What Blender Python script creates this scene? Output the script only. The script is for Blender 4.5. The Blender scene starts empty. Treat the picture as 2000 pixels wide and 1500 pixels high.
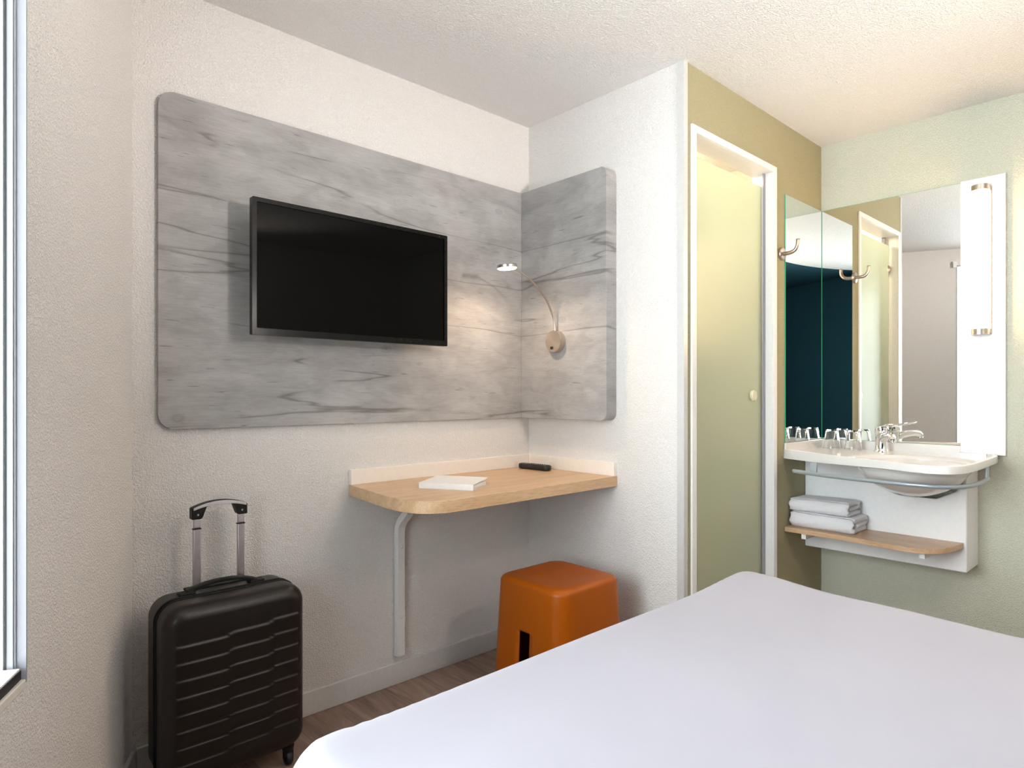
import bpy, bmesh, math, random
from math import sin, cos, pi, radians, sqrt, hypot, atan2
from mathutils import Vector, Matrix
from mathutils.geometry import delaunay_2d_cdt
random.seed(4)
SC = bpy.context.scene
COL = SC.collection

# ------------------------------------------------------------------ camera
EYE = 1.1205
cam_d = bpy.data.cameras.new('camera'); cam = bpy.data.objects.new('camera', cam_d); COL.objects.link(cam)
cam.location = (0, 0, EYE); cam.rotation_euler = (pi/2, 0, radians(47.4-90))
cam_d.sensor_width = 36; cam_d.lens = 22.518; cam_d.shift_y = 0.0095; cam_d.clip_start = 0.02
SC.camera = cam

# ------------------------------------------------------------------ view, world
SC.view_settings.view_transform = 'Standard'; SC.view_settings.look = 'None'
SC.view_settings.gamma = 1; SC.view_settings.use_curve_mapping = False
SC.view_settings.exposure = 0.70
W = bpy.data.worlds.new('sky'); SC.world = W; W.use_nodes = True
bg = W.node_tree.nodes['Background']; bg.inputs[0].default_value = (0.91, 0.955, 1.0, 1); bg.inputs[1].default_value = 11.5

def lamp(name, kind, loc, energy, color, size=.1, rot=(0, 0, 0), size_y=None, spot=None, blend=.5):
    l = bpy.data.lights.new(name, kind); l.energy = energy; l.color = color
    if kind == 'AREA':
        l.size = size
        if size_y: l.shape = 'RECTANGLE'; l.size_y = size_y
    else:
        l.shadow_soft_size = size
    if spot: l.spot_size = spot; l.spot_blend = blend
    o = bpy.data.objects.new(name, l); COL.objects.link(o); o.location = loc; o.rotation_euler = rot
    return o

# room dimensions (metres); TV wall runs along x, camera stands at the origin
CX, CY = 2.063, 2.129          # corner of the TV wall and the white side wall
GY = 1.309                     # plane of the door wall
RX = 3.301                     # plane of the washbasin wall
HC = 2.35                      # ceiling
DP = Vector((0.45, CY)); DE = Vector((-0.418, -0.9084)).normalized()   # window wall: corner point, direction
DN = Vector((-DE.y, DE.x))     # horizontal normal
if DN.dot(Vector((1, -1))) < 0: DN = -DN                              # into the room
DLEN = 3.65
WS0, WS1, WZ0, WZ1 = 0.749, 1.95, 0.600, 2.21

# daylight comes through the window opening: portal for the sky
wc = DP + DE*((WS0+WS1)/2) - DN*0.06
portal = lamp('window_daylight', 'AREA', (wc.x, wc.y, (WZ0+WZ1)/2), 1, (1, 1, 1), WS1-WS0, size_y=WZ1-WZ0)
portal.rotation_euler = Vector((DN.x, DN.y, 0)).to_track_quat('-Z', 'Z').to_euler()
portal.data.cycles.is_portal = True

# ------------------------------------------------------------------ materials
def new_mat(name):
    m = bpy.data.materials.new(name); m.use_nodes = True
    nt = m.node_tree; b = nt.nodes['Principled BSDF']
    return m, nt, b
def N(nt, t, **kw):
    n = nt.nodes.new(t)
    for k, v in kw.items():
        if isinstance(k, str) and k.startswith('i_'): n.inputs[k[2:].replace('_', ' ')].default_value = v
        else: setattr(n, k, v)
    return n
def L(nt, a, b): nt.links.new(a, b)
def coords(nt, scale=(1, 1, 1), rot=(0, 0, 0), loc=(0, 0, 0)):
    tc = N(nt, 'ShaderNodeTexCoord'); mp = N(nt, 'ShaderNodeMapping')
    mp.inputs['Scale'].default_value = scale; mp.inputs['Rotation'].default_value = rot; mp.inputs['Location'].default_value = loc
    L(nt, tc.outputs['Object'], mp.inputs['Vector']); return mp.outputs[0]
def ramp(nt, fac, stops, interp='LINEAR'):
    r = N(nt, 'ShaderNodeValToRGB'); r.color_ramp.interpolation = interp
    while len(r.color_ramp.elements) < len(stops): r.color_ramp.elements.new(0.5)
    for e, (p, c) in zip(r.color_ramp.elements, stops):
        e.position = p; e.color = (*c, 1) if len(c) == 3 else c
    L(nt, fac, r.inputs[0]); return r.outputs[0]
def mix(nt, fac, a, b, blend='MIX'):
    m = N(nt, 'ShaderNodeMix', data_type='RGBA', blend_type=blend)
    if isinstance(fac, (int, float)): m.inputs[0].default_value = fac
    else: L(nt, fac, m.inputs[0])
    for i, v in ((6, a), (7, b)):
        if isinstance(v, tuple): m.inputs[i].default_value = (*v, 1) if len(v) == 3 else v
        else: L(nt, v, m.inputs[i])
    return m.outputs[2]
def math_(nt, op, a, b=None, c=None):
    m = N(nt, 'ShaderNodeMath', operation=op)
    for i, v in enumerate((a, b, c)):
        if v is None: continue
        if isinstance(v, (int, float)): m.inputs[i].default_value = v
        else: L(nt, v, m.inputs[i])
    return m.outputs[0]
def bump(nt, b, h, strength=.3, dist=.002, prev=None):
    n = N(nt, 'ShaderNodeBump'); n.inputs['Strength'].default_value = strength; n.inputs['Distance'].default_value = dist
    L(nt, h, n.inputs['Height'])
    if prev is not None: L(nt, prev, n.inputs['Normal'])
    L(nt, n.outputs[0], b.inputs['Normal']); return n.outputs[0]

def plain(name, col, rough=.5, metal=0, nscale=60, var=.04, bstr=.0, bscale=300, spec=.5, coat=0):
    m, nt, b = new_mat(name); v = coords(nt)
    n = N(nt, 'ShaderNodeTexNoise'); n.inputs['Scale'].default_value = nscale; n.inputs['Detail'].default_value = 3; L(nt, v, n.inputs['Vector'])
    lo = tuple(c*(1-var) for c in col); hi = tuple(min(1, c*(1+var)) for c in col)
    L(nt, ramp(nt, n.outputs[0], [(.3, lo), (.7, hi)]), b.inputs['Base Color'])
    b.inputs['Roughness'].default_value = rough; b.inputs['Metallic'].default_value = metal
    b.inputs['Specular IOR Level'].default_value = spec; b.inputs['Coat Weight'].default_value = coat
    if bstr:
        n2 = N(nt, 'ShaderNodeTexNoise'); n2.inputs['Scale'].default_value = bscale; n2.inputs['Detail'].default_value = 2; L(nt, v, n2.inputs['Vector'])
        bump(nt, b, n2.outputs[0], bstr, .001)
    return m

TEAL = (0.004, 0.055, 0.085)
def wall_paint(name, col, teal=False, bstr=.8, scale=200, dist=.0030, rough=.75):
    """roughcast wall covering; with teal=True the paint turns teal beyond an arc round the bed head"""
    m, nt, b = new_mat(name); v = coords(nt)
    n = N(nt, 'ShaderNodeTexNoise'); n.inputs['Scale'].default_value = scale; n.inputs['Detail'].default_value = 2.0
    n.inputs['Roughness'].default_value = .45; n.inputs['Distortion'].default_value = .6; L(nt, v, n.inputs['Vector'])
    h = ramp(nt, n.outputs[0], [(.36, (0, 0, 0)), (.62, (1, 1, 1))])
    base = ramp(nt, n.outputs[0], [(.3, tuple(c*.95 for c in col)), (.6, col)])
    if teal:
        tc = N(nt, 'ShaderNodeTexCoord'); s = N(nt, 'ShaderNodeSeparateXYZ'); L(nt, tc.outputs['Object'], s.inputs[0])
        dx = math_(nt, 'SUBTRACT', s.outputs[0], .77); dy = math_(nt, 'SUBTRACT', s.outputs[1], 1.90)
        d2 = math_(nt, 'ADD', math_(nt, 'MULTIPLY', dx, dx), math_(nt, 'MULTIPLY', dy, dy))
        k = math_(nt, 'MULTIPLY', math_(nt, 'GREATER_THAN', d2, 1.96**2), math_(nt, 'LESS_THAN', math_(nt, 'ADD', s.outputs[1], math_(nt, 'MULTIPLY', math_(nt, 'MAXIMUM', math_(nt, 'SUBTRACT', s.outputs[0], .77), 0), 5)), .8))
        base = mix(nt, k, base, TEAL)
    L(nt, base, b.inputs['Base Color']); b.inputs['Roughness'].default_value = rough; b.inputs['Specular IOR Level'].default_value = .35
    bump(nt, b, h, bstr, dist)
    return m

M = {}
M['wall'] = wall_paint('white_wall_paint', (.83, .80, .775), teal=True)
M['wall_w'] = wall_paint('bright_white_wall_paint', (.86, .85, .84), bstr=.65)
M['ceil'] = wall_paint('ceiling_paint', (.86, .84, .82), teal=True, scale=165, bstr=.9)
M['olive'] = wall_paint('olive_green_wall_paint', (.41, .37, .225))
M['mint'] = wall_paint('mint_green_wall_paint', (.66, .665, .55))
M['bath'] = wall_paint('cream_bathroom_panel', (.85, .78, .62), bstr=.05)
M['skirt'] = plain('skirting_lacquer', (.60, .585, .57), .4, bstr=.05, bscale=80)
M['alu'] = plain('aluminium_corner_profile', (.66, .66, .65), .35, .3, var=.03)
M['white'] = plain('white_lacquer', (.80, .79, .78), .35, var=.02)
M['cream'] = plain('cream_laminate', (.84, .77, .70), .4, var=.02)
M['board'] = plain('white_laminate_board', (.82, .81, .82), .3, var=.02)
M['frame_w'] = plain('white_window_profile', (.30, .30, .34), .35, var=.02)
M['gasket'] = plain('black_rubber', (.015, .013, .014), .6)
M['render'] = plain('outside_render', (.42, .42, .40), .9, nscale=200, var=.25, bstr=.5)
M['sill'] = plain('cream_sill', (.72, .68, .62), .4, var=.03)
M['ceramic'] = plain('washbasin_mineral', (.74, .725, .72), .18, var=.01, coat=.3)
M['rail'] = plain('grey_painted_tube', (.36, .40, .43), .35, .35, var=.03)
M['chrome'] = plain('chrome', (.86, .85, .84), .06, 1, var=.01)
M['steel'] = plain('brushed_steel', (.55, .49, .44), .3, 1, nscale=200, var=.08)
M['tvblack'] = plain('black_tv_plastic', (.005, .005, .005), .2, var=.1, spec=.16)
M['screen'] = plain('black_screen_glass', (.0015, .0013, .0013), .05, var=.1, spec=.08)
M['remote'] = plain('black_remote_plastic', (.012, .012, .012), .42, bstr=.1)
M['key'] = plain('grey_rubber_key', (.05, .05, .05), .6)
M['paper'] = plain('white_paper', (.80, .79, .77), .55, var=.02)
M['cover'] = plain('white_cover', (.82, .81, .80), .45, var=.02)
M['orange'] = plain('orange_moulded_plastic', (.37, .080, .0005), .38, nscale=400, var=.05, bstr=.12, bscale=900)
M['orange'].node_tree.nodes['Principled BSDF'].inputs['Specular IOR Level'].default_value = .3
M['case'] = plain('black_hard_shell', (.011, .0075, .006), .36, bstr=.10, bscale=700, var=.15, spec=.4)
M['case_d'] = plain('black_case_plastic', (.005, .005, .005), .5, bstr=.05, spec=.3)
M['zip'] = plain('black_zip_fabric', (.004, .004, .004), .8, bstr=.4, bscale=500)
M['bar'] = plain('telescopic_aluminium', (.55, .50, .50), .3, .85, var=.05)
M['grip_in'] = plain('silver_grip_plastic', (.55, .52, .52), .35, .3)
M['wheel'] = plain('black_wheel_rubber', (.01, .01, .012), .6)
M['mattress'] = plain('white_mattress', (.8, .8, .8), .9)
M['base'] = plain('grey_bed_base', (.15, .15, .16), .8)
M['mirror_edge'] = plain('green_glass_edge', (.05, .45, .25), .3)
M['hook'] = plain('satin_steel', (.50, .42, .36), .28, 1)
M['black'] = plain('black_plastic', (.01, .01, .01), .5)

m, nt, b = new_mat('mirror_silver'); n = N(nt, 'ShaderNodeTexNoise'); n.inputs['Scale'].default_value = 2
L(nt, ramp(nt, n.outputs[0], [(0, (.86, .88, .86)), (1, (.87, .89, .87))]), b.inputs['Base Color'])
b.inputs['Metallic'].default_value = 1; b.inputs['Roughness'].default_value = 0; M['mirror'] = m

m, nt, b = new_mat('clear_glass'); b.inputs['Transmission Weight'].default_value = 1; b.inputs['Roughness'].default_value = 0
b.inputs['IOR'].default_value = 1.45; n = N(nt, 'ShaderNodeTexNoise'); L(nt, ramp(nt, n.outputs[0], [(0, (.97, .98, .97)), (1, (1, 1, 1))]), b.inputs['Base Color']); M['glass'] = m

m, nt, b = new_mat('window_pane')                       # thin architectural glass
gl = N(nt, 'ShaderNodeBsdfGlossy'); gl.inputs['Roughness'].default_value = .02
tr = N(nt, 'ShaderNodeBsdfTransparent'); fr = N(nt, 'ShaderNodeFresnel'); ms = N(nt, 'ShaderNodeMixShader')
n = N(nt, 'ShaderNodeTexNoise'); L(nt, ramp(nt, n.outputs[0], [(0, (.94, .97, .96)), (1, (.95, .98, .97))]), tr.inputs[0])
L(nt, math_(nt, 'MULTIPLY', fr.outputs[0], .6), ms.inputs[0]); L(nt, tr.outputs[0], ms.inputs[1]); L(nt, gl.outputs[0], ms.inputs[2])
L(nt, ms.outputs[0], nt.nodes['Material Output'].inputs[0]); M['pane'] = m

m, nt, b = new_mat('frosted_green_glass')               # satin glass: scatters the light of both rooms
n = N(nt, 'ShaderNodeTexNoise'); n.inputs['Scale'].default_value = 700; L(nt, coords(nt), n.inputs['Vector'])
c1 = ramp(nt, n.outputs[0], [(.3, (.70, .76, .60)), (.7, (.74, .80, .64))])
c2 = ramp(nt, n.outputs[0], [(.3, (.82, .88, .72)), (.7, (.86, .92, .76))])
df = N(nt, 'ShaderNodeBsdfDiffuse'); L(nt, c1, df.inputs[0])
tl = N(nt, 'ShaderNodeBsdfTranslucent'); L(nt, c2, tl.inputs[0])
gs = N(nt, 'ShaderNodeBsdfGlossy'); gs.inputs['Roughness'].default_value = .32
m1 = N(nt, 'ShaderNodeMixShader'); m1.inputs[0].default_value = .6; L(nt, df.outputs[0], m1.inputs[1]); L(nt, tl.outputs[0], m1.inputs[2])
fr = N(nt, 'ShaderNodeFresnel'); m2 = N(nt, 'ShaderNodeMixShader'); L(nt, fr.outputs[0], m2.inputs[0]); L(nt, m1.outputs[0], m2.inputs[1]); L(nt, gs.outputs[0], m2.inputs[2])
L(nt, m2.outputs[0], nt.nodes['Material Output'].inputs[0]); M['frost'] = m

def emit(name, col, strength):
    m, nt, b = new_mat(name); n = N(nt, 'ShaderNodeTexNoise')
    L(nt, ramp(nt, n.outputs[0], [(0, col), (1, col)]), b.inputs['Emission Color'])
    b.inputs['Emission Strength'].default_value = strength; b.inputs['Base Color'].default_value = (.8, .8, .8, 1); return m
M['tube'] = emit('lit_opal_tube', (1, .64, .33), 18)
M['led'] = emit('lit_led_disc', (1, .72, .45), 40)
M['added_led'] = emit('lit_added_lamp_diffuser', (1, .86, .72), 4)  # glowing cover shared by the added lamps

def wood(name, c_lo, c_hi, axis='X', rough=.4, ring=26, scale=1.0):
    m, nt, b = new_mat(name)
    sc = {'X': (1.2, 14, 14), 'Y': (14, 1.2, 14)}[axis]
    v = coords(nt, tuple(s*scale for s in sc))
    n = N(nt, 'ShaderNodeTexNoise'); n.inputs['Scale'].default_value = 2.2; n.inputs['Detail'].default_value = 6; n.inputs['Distortion'].default_value = .8; L(nt, v, n.inputs['Vector'])
    v2 = coords(nt, tuple(s*scale*7 for s in sc)); n2 = N(nt, 'ShaderNodeTexNoise'); n2.inputs['Scale'].default_value = 3; n2.inputs['Detail'].default_value = 3; L(nt, v2, n2.inputs['Vector'])
    base = ramp(nt, n.outputs[0], [(.28, c_lo), (.5, tuple((a+b)/2 for a, b in zip(c_lo, c_hi))), (.68, c_hi)])
    fine = ramp(nt, n2.outputs[0], [(.35, (.80, .76, .72)), (.55, (1, 1, 1))])
    L(nt, mix(nt, .7, base, fine, 'MULTIPLY'), b.inputs['Base Color']); b.inputs['Roughness'].default_value = rough
    bump(nt, b, n2.outputs[0], .12, .0006); return m
M['oak'] = wood('oak_laminate', (.56, .36, .20), (.70, .48, .29))
M['oak_shelf'] = wood('oak_shelf_laminate', (.50, .32, .19), (.64, .43, .28), 'Y')

# grey wood-look board (weathered planks, cracks, knots, specks)
m, nt, b = new_mat('grey_weathered_board'); M['grey'] = m
v = coords(nt, (1.8, 1.8, 5.5)); n = N(nt, 'ShaderNodeTexNoise'); n.inputs['Scale'].default_value = 1.5; n.inputs['Detail'].default_value = 7; n.inputs['Roughness'].default_value = .58; n.inputs['Distortion'].default_value = .5; L(nt, v, n.inputs['Vector'])
base = ramp(nt, n.outputs[0], [(.25, (.28, .268, .262)), (.48, (.37, .357, .35)), (.75, (.46, .447, .44))])
v = coords(nt, (22, 22, 420)); n2 = N(nt, 'ShaderNodeTexNoise'); n2.inputs['Scale'].default_value = 1; n2.inputs['Detail'].default_value = 3; L(nt, v, n2.inputs['Vector'])
base = mix(nt, .55, base, ramp(nt, n2.outputs[0], [(.32, (.80, .80, .80)), (.6, (1.0, 1.0, 1.0))]), 'MULTIPLY')
v = coords(nt, (230, 230, 380)); n3 = N(nt, 'ShaderNodeTexNoise'); n3.inputs['Scale'].default_value = 2.2; n3.inputs['Detail'].default_value = 2; L(nt, v, n3.inputs['Vector'])
base = mix(nt, .8, base, ramp(nt, n3.outputs[0], [(.27, (.50, .48, .47)), (.40, (1, 1, 1))]), 'MULTIPLY')
v = coords(nt, (5, 5, 10)); nm = N(nt, 'ShaderNodeTexNoise'); nm.inputs['Scale'].default_value = 1.5; nm.inputs['Detail'].default_value = 5; nm.inputs['Distortion'].default_value = .8; L(nt, v, nm.inputs['Vector'])
base = mix(nt, .6, base, ramp(nt, nm.outputs[0], [(.32, (.74, .74, .73)), (.55, (1, 1, 1)), (.72, (1.0, 1.0, 1.0))]), 'MULTIPLY')
# long cracks: ridges of a stretched noise, broken up by a second one
v = coords(nt, (.5, .5, 7.0), loc=(3.3, 1.7, .9)); n4 = N(nt, 'ShaderNodeTexNoise'); n4.inputs['Scale'].default_value = 1.35; n4.inputs['Detail'].default_value = 4; n4.inputs['Roughness'].default_value = .35; L(nt, v, n4.inputs['Vector'])
rid = math_(nt, 'ABSOLUTE', math_(nt, 'SUBTRACT', n4.outputs[0], .5))
crack = ramp(nt, rid, [(0, (1, 1, 1)), (.003, (.8, .8, .8)), (.008, (.22, .22, .22)), (.022, (0, 0, 0))])
v = coords(nt, (1.6, 1.6, 3)); n5 = N(nt, 'ShaderNodeTexNoise'); n5.inputs['Scale'].default_value = 1.6; n5.inputs['Detail'].default_value = 1; L(nt, v, n5.inputs['Vector'])
crack = mix(nt, 1.0, crack, ramp(nt, n5.outputs[0], [(.42, (0, 0, 0)), (.50, (1, 1, 1))]), 'MULTIPLY')
base = mix(nt, math_(nt, 'MULTIPLY', crack, .62), base, (.085, .08, .062))
# short dark checks
v = coords(nt, (9, 9, 110), loc=(1, 2, 3)); n6 = N(nt, 'ShaderNodeTexNoise'); n6.inputs['Scale'].default_value = 1.3; n6.inputs['Detail'].default_value = 3; L(nt, v, n6.inputs['Vector'])
base = mix(nt, math_(nt, 'MULTIPLY', ramp(nt, n6.outputs[0], [(.685, (0, 0, 0)), (.73, (1, 1, 1))]), .5), base, (.08, .075, .07))
# knots
v = coords(nt, (3.4, 3.4, 5.6), loc=(.35, .2, .55)); vo = N(nt, 'ShaderNodeTexVoronoi'); vo.inputs['Scale'].default_value = 1.15; L(nt, v, vo.inputs['Vector'])
kn = ramp(nt, vo.outputs['Distance'], [(0, (1, 1, 1)), (.035, (.75, .75, .75)), (.06, (.2, .2, .2)), (.075, (.5, .5, .5)), (.11, (0, 0, 0))])
base = mix(nt, math_(nt, 'MULTIPLY', kn, .55), base, (.11, .10, .085))
L(nt, base, b.inputs['Base Color']); b.inputs['Roughness'].default_value = .6; b.inputs['Specular IOR Level'].default_value = .3
bump(nt, b, n2.outputs[0], .12, .0006)

# floor: wood-look planks running towards the TV wall
m, nt, b = new_mat('wood_floor_planks'); M['floor'] = m
v = coords(nt, (1, 1, 1), rot=(0, 0, radians(90)))
br = N(nt, 'ShaderNodeTexBrick'); br.inputs['Scale'].default_value = 1; br.inputs['Brick Width'].default_value = 1.25; br.inputs['Row Height'].default_value = .185
br.inputs['Mortar Size'].default_value = .0014; br.inputs['Mortar Smooth'].default_value = .1; br.inputs['Color1'].default_value = (.85, .85, .85, 1); br.inputs['Color2'].default_value = (1.1, 1.08, 1.05, 1); br.inputs['Mortar'].default_value = (.62, .60, .58, 1)
L(nt, v, br.inputs['Vector'])
v = coords(nt, (16, 1.6, 16)); n = N(nt, 'ShaderNodeTexNoise'); n.inputs['Scale'].default_value = 1.4; n.inputs['Detail'].default_value = 6; n.inputs['Distortion'].default_value = 1.0; L(nt, v, n.inputs['Vector'])
c = ramp(nt, n.outputs[0], [(.30, (.20, .125, .095)), (.5, (.30, .20, .155)), (.7, (.40, .28, .225))])
v = coords(nt, (90, 8, 90)); n2 = N(nt, 'ShaderNodeTexNoise'); n2.inputs['Scale'].default_value = 2; n2.inputs['Detail'].default_value = 2; L(nt, v, n2.inputs['Vector'])
c = mix(nt, .6, c, ramp(nt, n2.outputs[0], [(.35, (.75, .75, .75)), (.6, (1, 1, 1))]), 'MULTIPLY')
L(nt, mix(nt, 1.0, c, br.outputs['Color'], 'MULTIPLY'), b.inputs['Base Color']); b.inputs['Roughness'].default_value = .5
bump(nt, b, n2.outputs[0], .15, .0006)

# cotton sheet
m, nt, b = new_mat('white_cotton_sheet'); M['sheet'] = m
v = coords(nt); n = N(nt, 'ShaderNodeTexNoise'); n.inputs['Scale'].default_value = 900; n.inputs['Detail'].default_value = 2; L(nt, v, n.inputs['Vector'])
n2 = N(nt, 'ShaderNodeTexNoise'); n2.inputs['Scale'].default_value = 5; n2.inputs['Detail'].default_value = 2; L(nt, v, n2.inputs['Vector'])
L(nt, ramp(nt, n2.outputs[0], [(.3, (.365, .36, .42)), (.7, (.38, .375, .435))]), b.inputs['Base Color']); b.inputs['Roughness'].default_value = .85; b.inputs['Sheen Weight'].default_value = .15
p = bump(nt, b, n.outputs[0], .05, .0005); bump(nt, b, n2.outputs[0], .12, .006, p)

# towel: herringbone-woven terry
m, nt, b = new_mat('white_woven_towelling'); M['towel'] = m
tc = N(nt, 'ShaderNodeTexCoord'); s = N(nt, 'ShaderNodeSeparateXYZ'); L(nt, tc.outputs['Object'], s.inputs[0])
zig = math_(nt, 'PINGPONG', math_(nt, 'MULTIPLY', s.outputs[1], 1), .011)
al = math_(nt, 'ADD', math_(nt, 'ADD', s.outputs[0], s.outputs[2]), zig)
wv = math_(nt, 'SINE', math_(nt, 'MULTIPLY', al, 2*pi/.0055))
n = N(nt, 'ShaderNodeTexNoise'); n.inputs['Scale'].default_value = 500; L(nt, tc.outputs['Object'], n.inputs['Vector'])
hh = math_(nt, 'ADD', math_(nt, 'MULTIPLY', wv, .5), math_(nt, 'MULTIPLY', n.outputs[0], .8))
L(nt, ramp(nt, n.outputs[0], [(.2, (.78, .76, .80)), (.8, (.86, .85, .88))]), b.inputs['Base Color'])
b.inputs['Roughness'].default_value = .95; b.inputs['Sheen Weight'].default_value = .3; bump(nt, b, hh, .55, .0018)

# radially brushed disc of the lamp
m, nt, b = new_mat('radially_brushed_steel'); M['brushed'] = m
tc = N(nt, 'ShaderNodeTexCoord'); s = N(nt, 'ShaderNodeSeparateXYZ'); L(nt, tc.outputs['Object'], s.inputs[0])
b.inputs['Metallic'].default_value = 1; b.inputs['Roughness'].default_value = .3; b.inputs['Anisotropic'].default_value = .6
n = N(nt, 'ShaderNodeTexNoise'); n.inputs['Scale'].default_value = 40
L(nt, ramp(nt, n.outputs[0], [(.3, (.60, .53, .46)), (.7, (.66, .58, .50))]), b.inputs['Base Color'])
tg = N(nt, 'ShaderNodeTangent', direction_type='RADIAL', axis='X'); L(nt, tg.outputs[0], b.inputs['Tangent'])

# ------------------------------------------------------------------ mesh helpers
def wloc(o):
    v = Vector((0, 0, 0))
    while o is not None: v += o.location; o = o.parent
    return v
def obj(name, bm, mat, parent=None, smooth=False, origin=None, local=False, bevel=0, seg=3, subsurf=0, auto=None):
    """one mesh object from a bmesh in world coordinates (local=True: in the parent's coordinates)"""
    bmesh.ops.recalc_face_normals(bm, faces=bm.faces[:])
    off = Vector((0, 0, 0))
    if parent is not None: off = Vector((0, 0, 0)) if local else wloc(parent)
    elif origin is not None: off = Vector(origin)
    bm.transform(Matrix.Translation(-off))
    me = bpy.data.meshes.new(name); bm.to_mesh(me); bm.free()
    for mm in (mat if isinstance(mat, (list, tuple)) else [mat]): me.materials.append(mm)
    if smooth or auto:
        for p in me.polygons: p.use_smooth = True
    if auto: me.set_sharp_from_angle(angle=radians(auto))
    o = bpy.data.objects.new(name, me); COL.objects.link(o)
    if parent is not None: o.parent = parent
    elif origin is not None: o.location = origin
    if bevel:
        md = o.modifiers.new('bevel', 'BEVEL'); md.width = bevel; md.segments = seg; md.limit_method = 'ANGLE'; md.angle_limit = radians(40)
        for p in me.polygons: p.use_smooth = True
        me.set_sharp_from_angle(angle=radians(50)); md.harden_normals = False
    if subsurf:
        md = o.modifiers.new('sub', 'SUBSURF'); md.levels = subsurf; md.render_levels = subsurf
    return o
def thing(name, label, cat, loc=(0, 0, 0), rotz=0, group=None):
    o = bpy.data.objects.new(name, None); COL.objects.link(o); o.empty_display_size = .1
    o.location = loc; o.rotation_euler = (0, 0, rotz); tag(o, label, cat, group); return o
def tag(o, label, cat, group=None):
    o['label'] = label; o['category'] = cat
    if group: o['group'] = group
    return o
def struct(name, bm, mat, **kw):
    o = obj(name, bm, mat, **kw); o['kind'] = 'structure'; return o
def BM(): return bmesh.new()
def box(bm, x0, x1, y0, y1, z0, z1, mi=0):
    vs = [bm.verts.new((x, y, z)) for x in (x0, x1) for y in (y0, y1) for z in (z0, z1)]
    for f in ((0, 1, 3, 2), (4, 6, 7, 5), (0, 4, 5, 1), (2, 3, 7, 6), (0, 2, 6, 4), (1, 5, 7, 3)):
        bm.faces.new([vs[i] for i in f]).material_index = mi
    return vs
def prism(bm, pts, ext):
    """pts: 3-D outline, ext: extrusion vector"""
    ext = Vector(ext); a = [bm.verts.new(p) for p in pts]; c = [bm.verts.new(Vector(p)+ext) for p in pts]
    bm.faces.new(a); bm.faces.new(c[::-1]); n = len(a)
    for i in range(n): bm.faces.new((a[i], c[i], c[(i+1) % n], a[(i+1) % n]))
def rrect(x0, x1, z0, z1, r, n=8):
    """rounded outline; r = radii for corners (x0z0, x1z0, x1z1, x0z1)"""
    if not isinstance(r, (list, tuple)): r = [r]*4
    out = []
    for (cx, cz, a0, rr) in ((x0+r[0], z0+r[0], pi, r[0]), (x1-r[1], z0+r[1], 1.5*pi, r[1]), (x1-r[2], z1-r[2], 0, r[2]), (x0+r[3], z1-r[3], .5*pi, r[3])):
        if rr < 1e-5: out.append((cx, cz)); continue
        for i in range(n+1):
            a = a0+i/n*pi/2; out.append((cx+rr*cos(a), cz+rr*sin(a)))
    return out
def frame_of(d):
    d = d.normalized(); up = Vector((0, 0, 1)) if abs(d.z) < .9 else Vector((1, 0, 0))
    u = d.cross(up).normalized(); return u, u.cross(d).normalized()
def tube(bm, pts, r, n=16, caps=True):
    pts = [Vector(p) for p in pts]; rr = r if isinstance(r, (list, tuple)) else [r]*len(pts)
    d0 = (pts[1]-pts[0]).normalized(); u, w = frame_of(d0); rings = []
    for i, p in enumerate(pts):
        d = (pts[min(i+1, len(pts)-1)]-pts[max(i-1, 0)]).normalized()
        u = (u - d*u.dot(d)).normalized(); w = d.cross(u)
        rings.append([bm.verts.new(p+(u*cos(2*pi*k/n)+w*sin(2*pi*k/n))*rr[i]) for k in range(n)])
    for a, c in zip(rings, rings[1:]):
        for k in range(n): bm.faces.new((a[k], a[(k+1) % n], c[(k+1) % n], c[k]))
    if caps: bm.faces.new(rings[0][::-1]); bm.faces.new(rings[-1])
def lathe(bm, prof, base, axis=(0, 0, 1), n=40, close=True):
    """prof: (radius, height) pairs along axis from base"""
    ax = Vector(axis).normalized(); u, w = frame_of(ax); base = Vector(base); rings = []
    for r, h in prof:
        if r < 1e-6: rings.append([bm.verts.new(base+ax*h)])
        else: rings.append([bm.verts.new(base+ax*h+(u*cos(2*pi*k/n)+w*sin(2*pi*k/n))*r) for k in range(n)])
    for a, c in zip(rings, rings[1:]):
        for k in range(n):
            k2 = (k+1) % n
            if len(a) == 1 and len(c) == 1: continue
            if len(a) == 1: bm.faces.new((a[0], c[k2], c[k]))
            elif len(c) == 1: bm.faces.new((a[k], a[k2], c[0]))
            else: bm.faces.new((a[k], a[k2], c[k2], c[k]))
def spline(pts, n=8, closed=False):
    """Catmull-Rom through points"""
    P = [Vector(p) for p in pts]; out = []; m = len(P)
    rng = range(m) if closed else range(m-1)
    for i in rng:
        if closed: a, b_, c, d = P[(i-1) % m], P[i], P[(i+1) % m], P[(i+2) % m]
        else: a, b_, c, d = P[max(i-1, 0)], P[i], P[i+1], P[min(i+2, m-1)]
        for k in range(n):
            t = k/n; out.append(.5*((2*b_)+(c-a)*t+(2*a-5*b_+4*c-d)*t*t+(3*b_-a-3*c+d)*t**3))
    if not closed: out.append(P[-1])
    return out
def seg_dist(p, a, b_):
    ab = b_-a; t = max(0, min(1, (p-a).dot(ab)/max(ab.length_squared, 1e-12))); return (p-(a+ab*t)).length
def inside(p, poly):
    c = False; n = len(poly)
    for i in range(n):
        a, b_ = poly[i], poly[(i+1) % n]
        if (a[1] > p[1]) != (b_[1] > p[1]) and p[0] < (b_[0]-a[0])*(p[1]-a[1])/(b_[1]-a[1])+a[0]: c = not c
    return c
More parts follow.
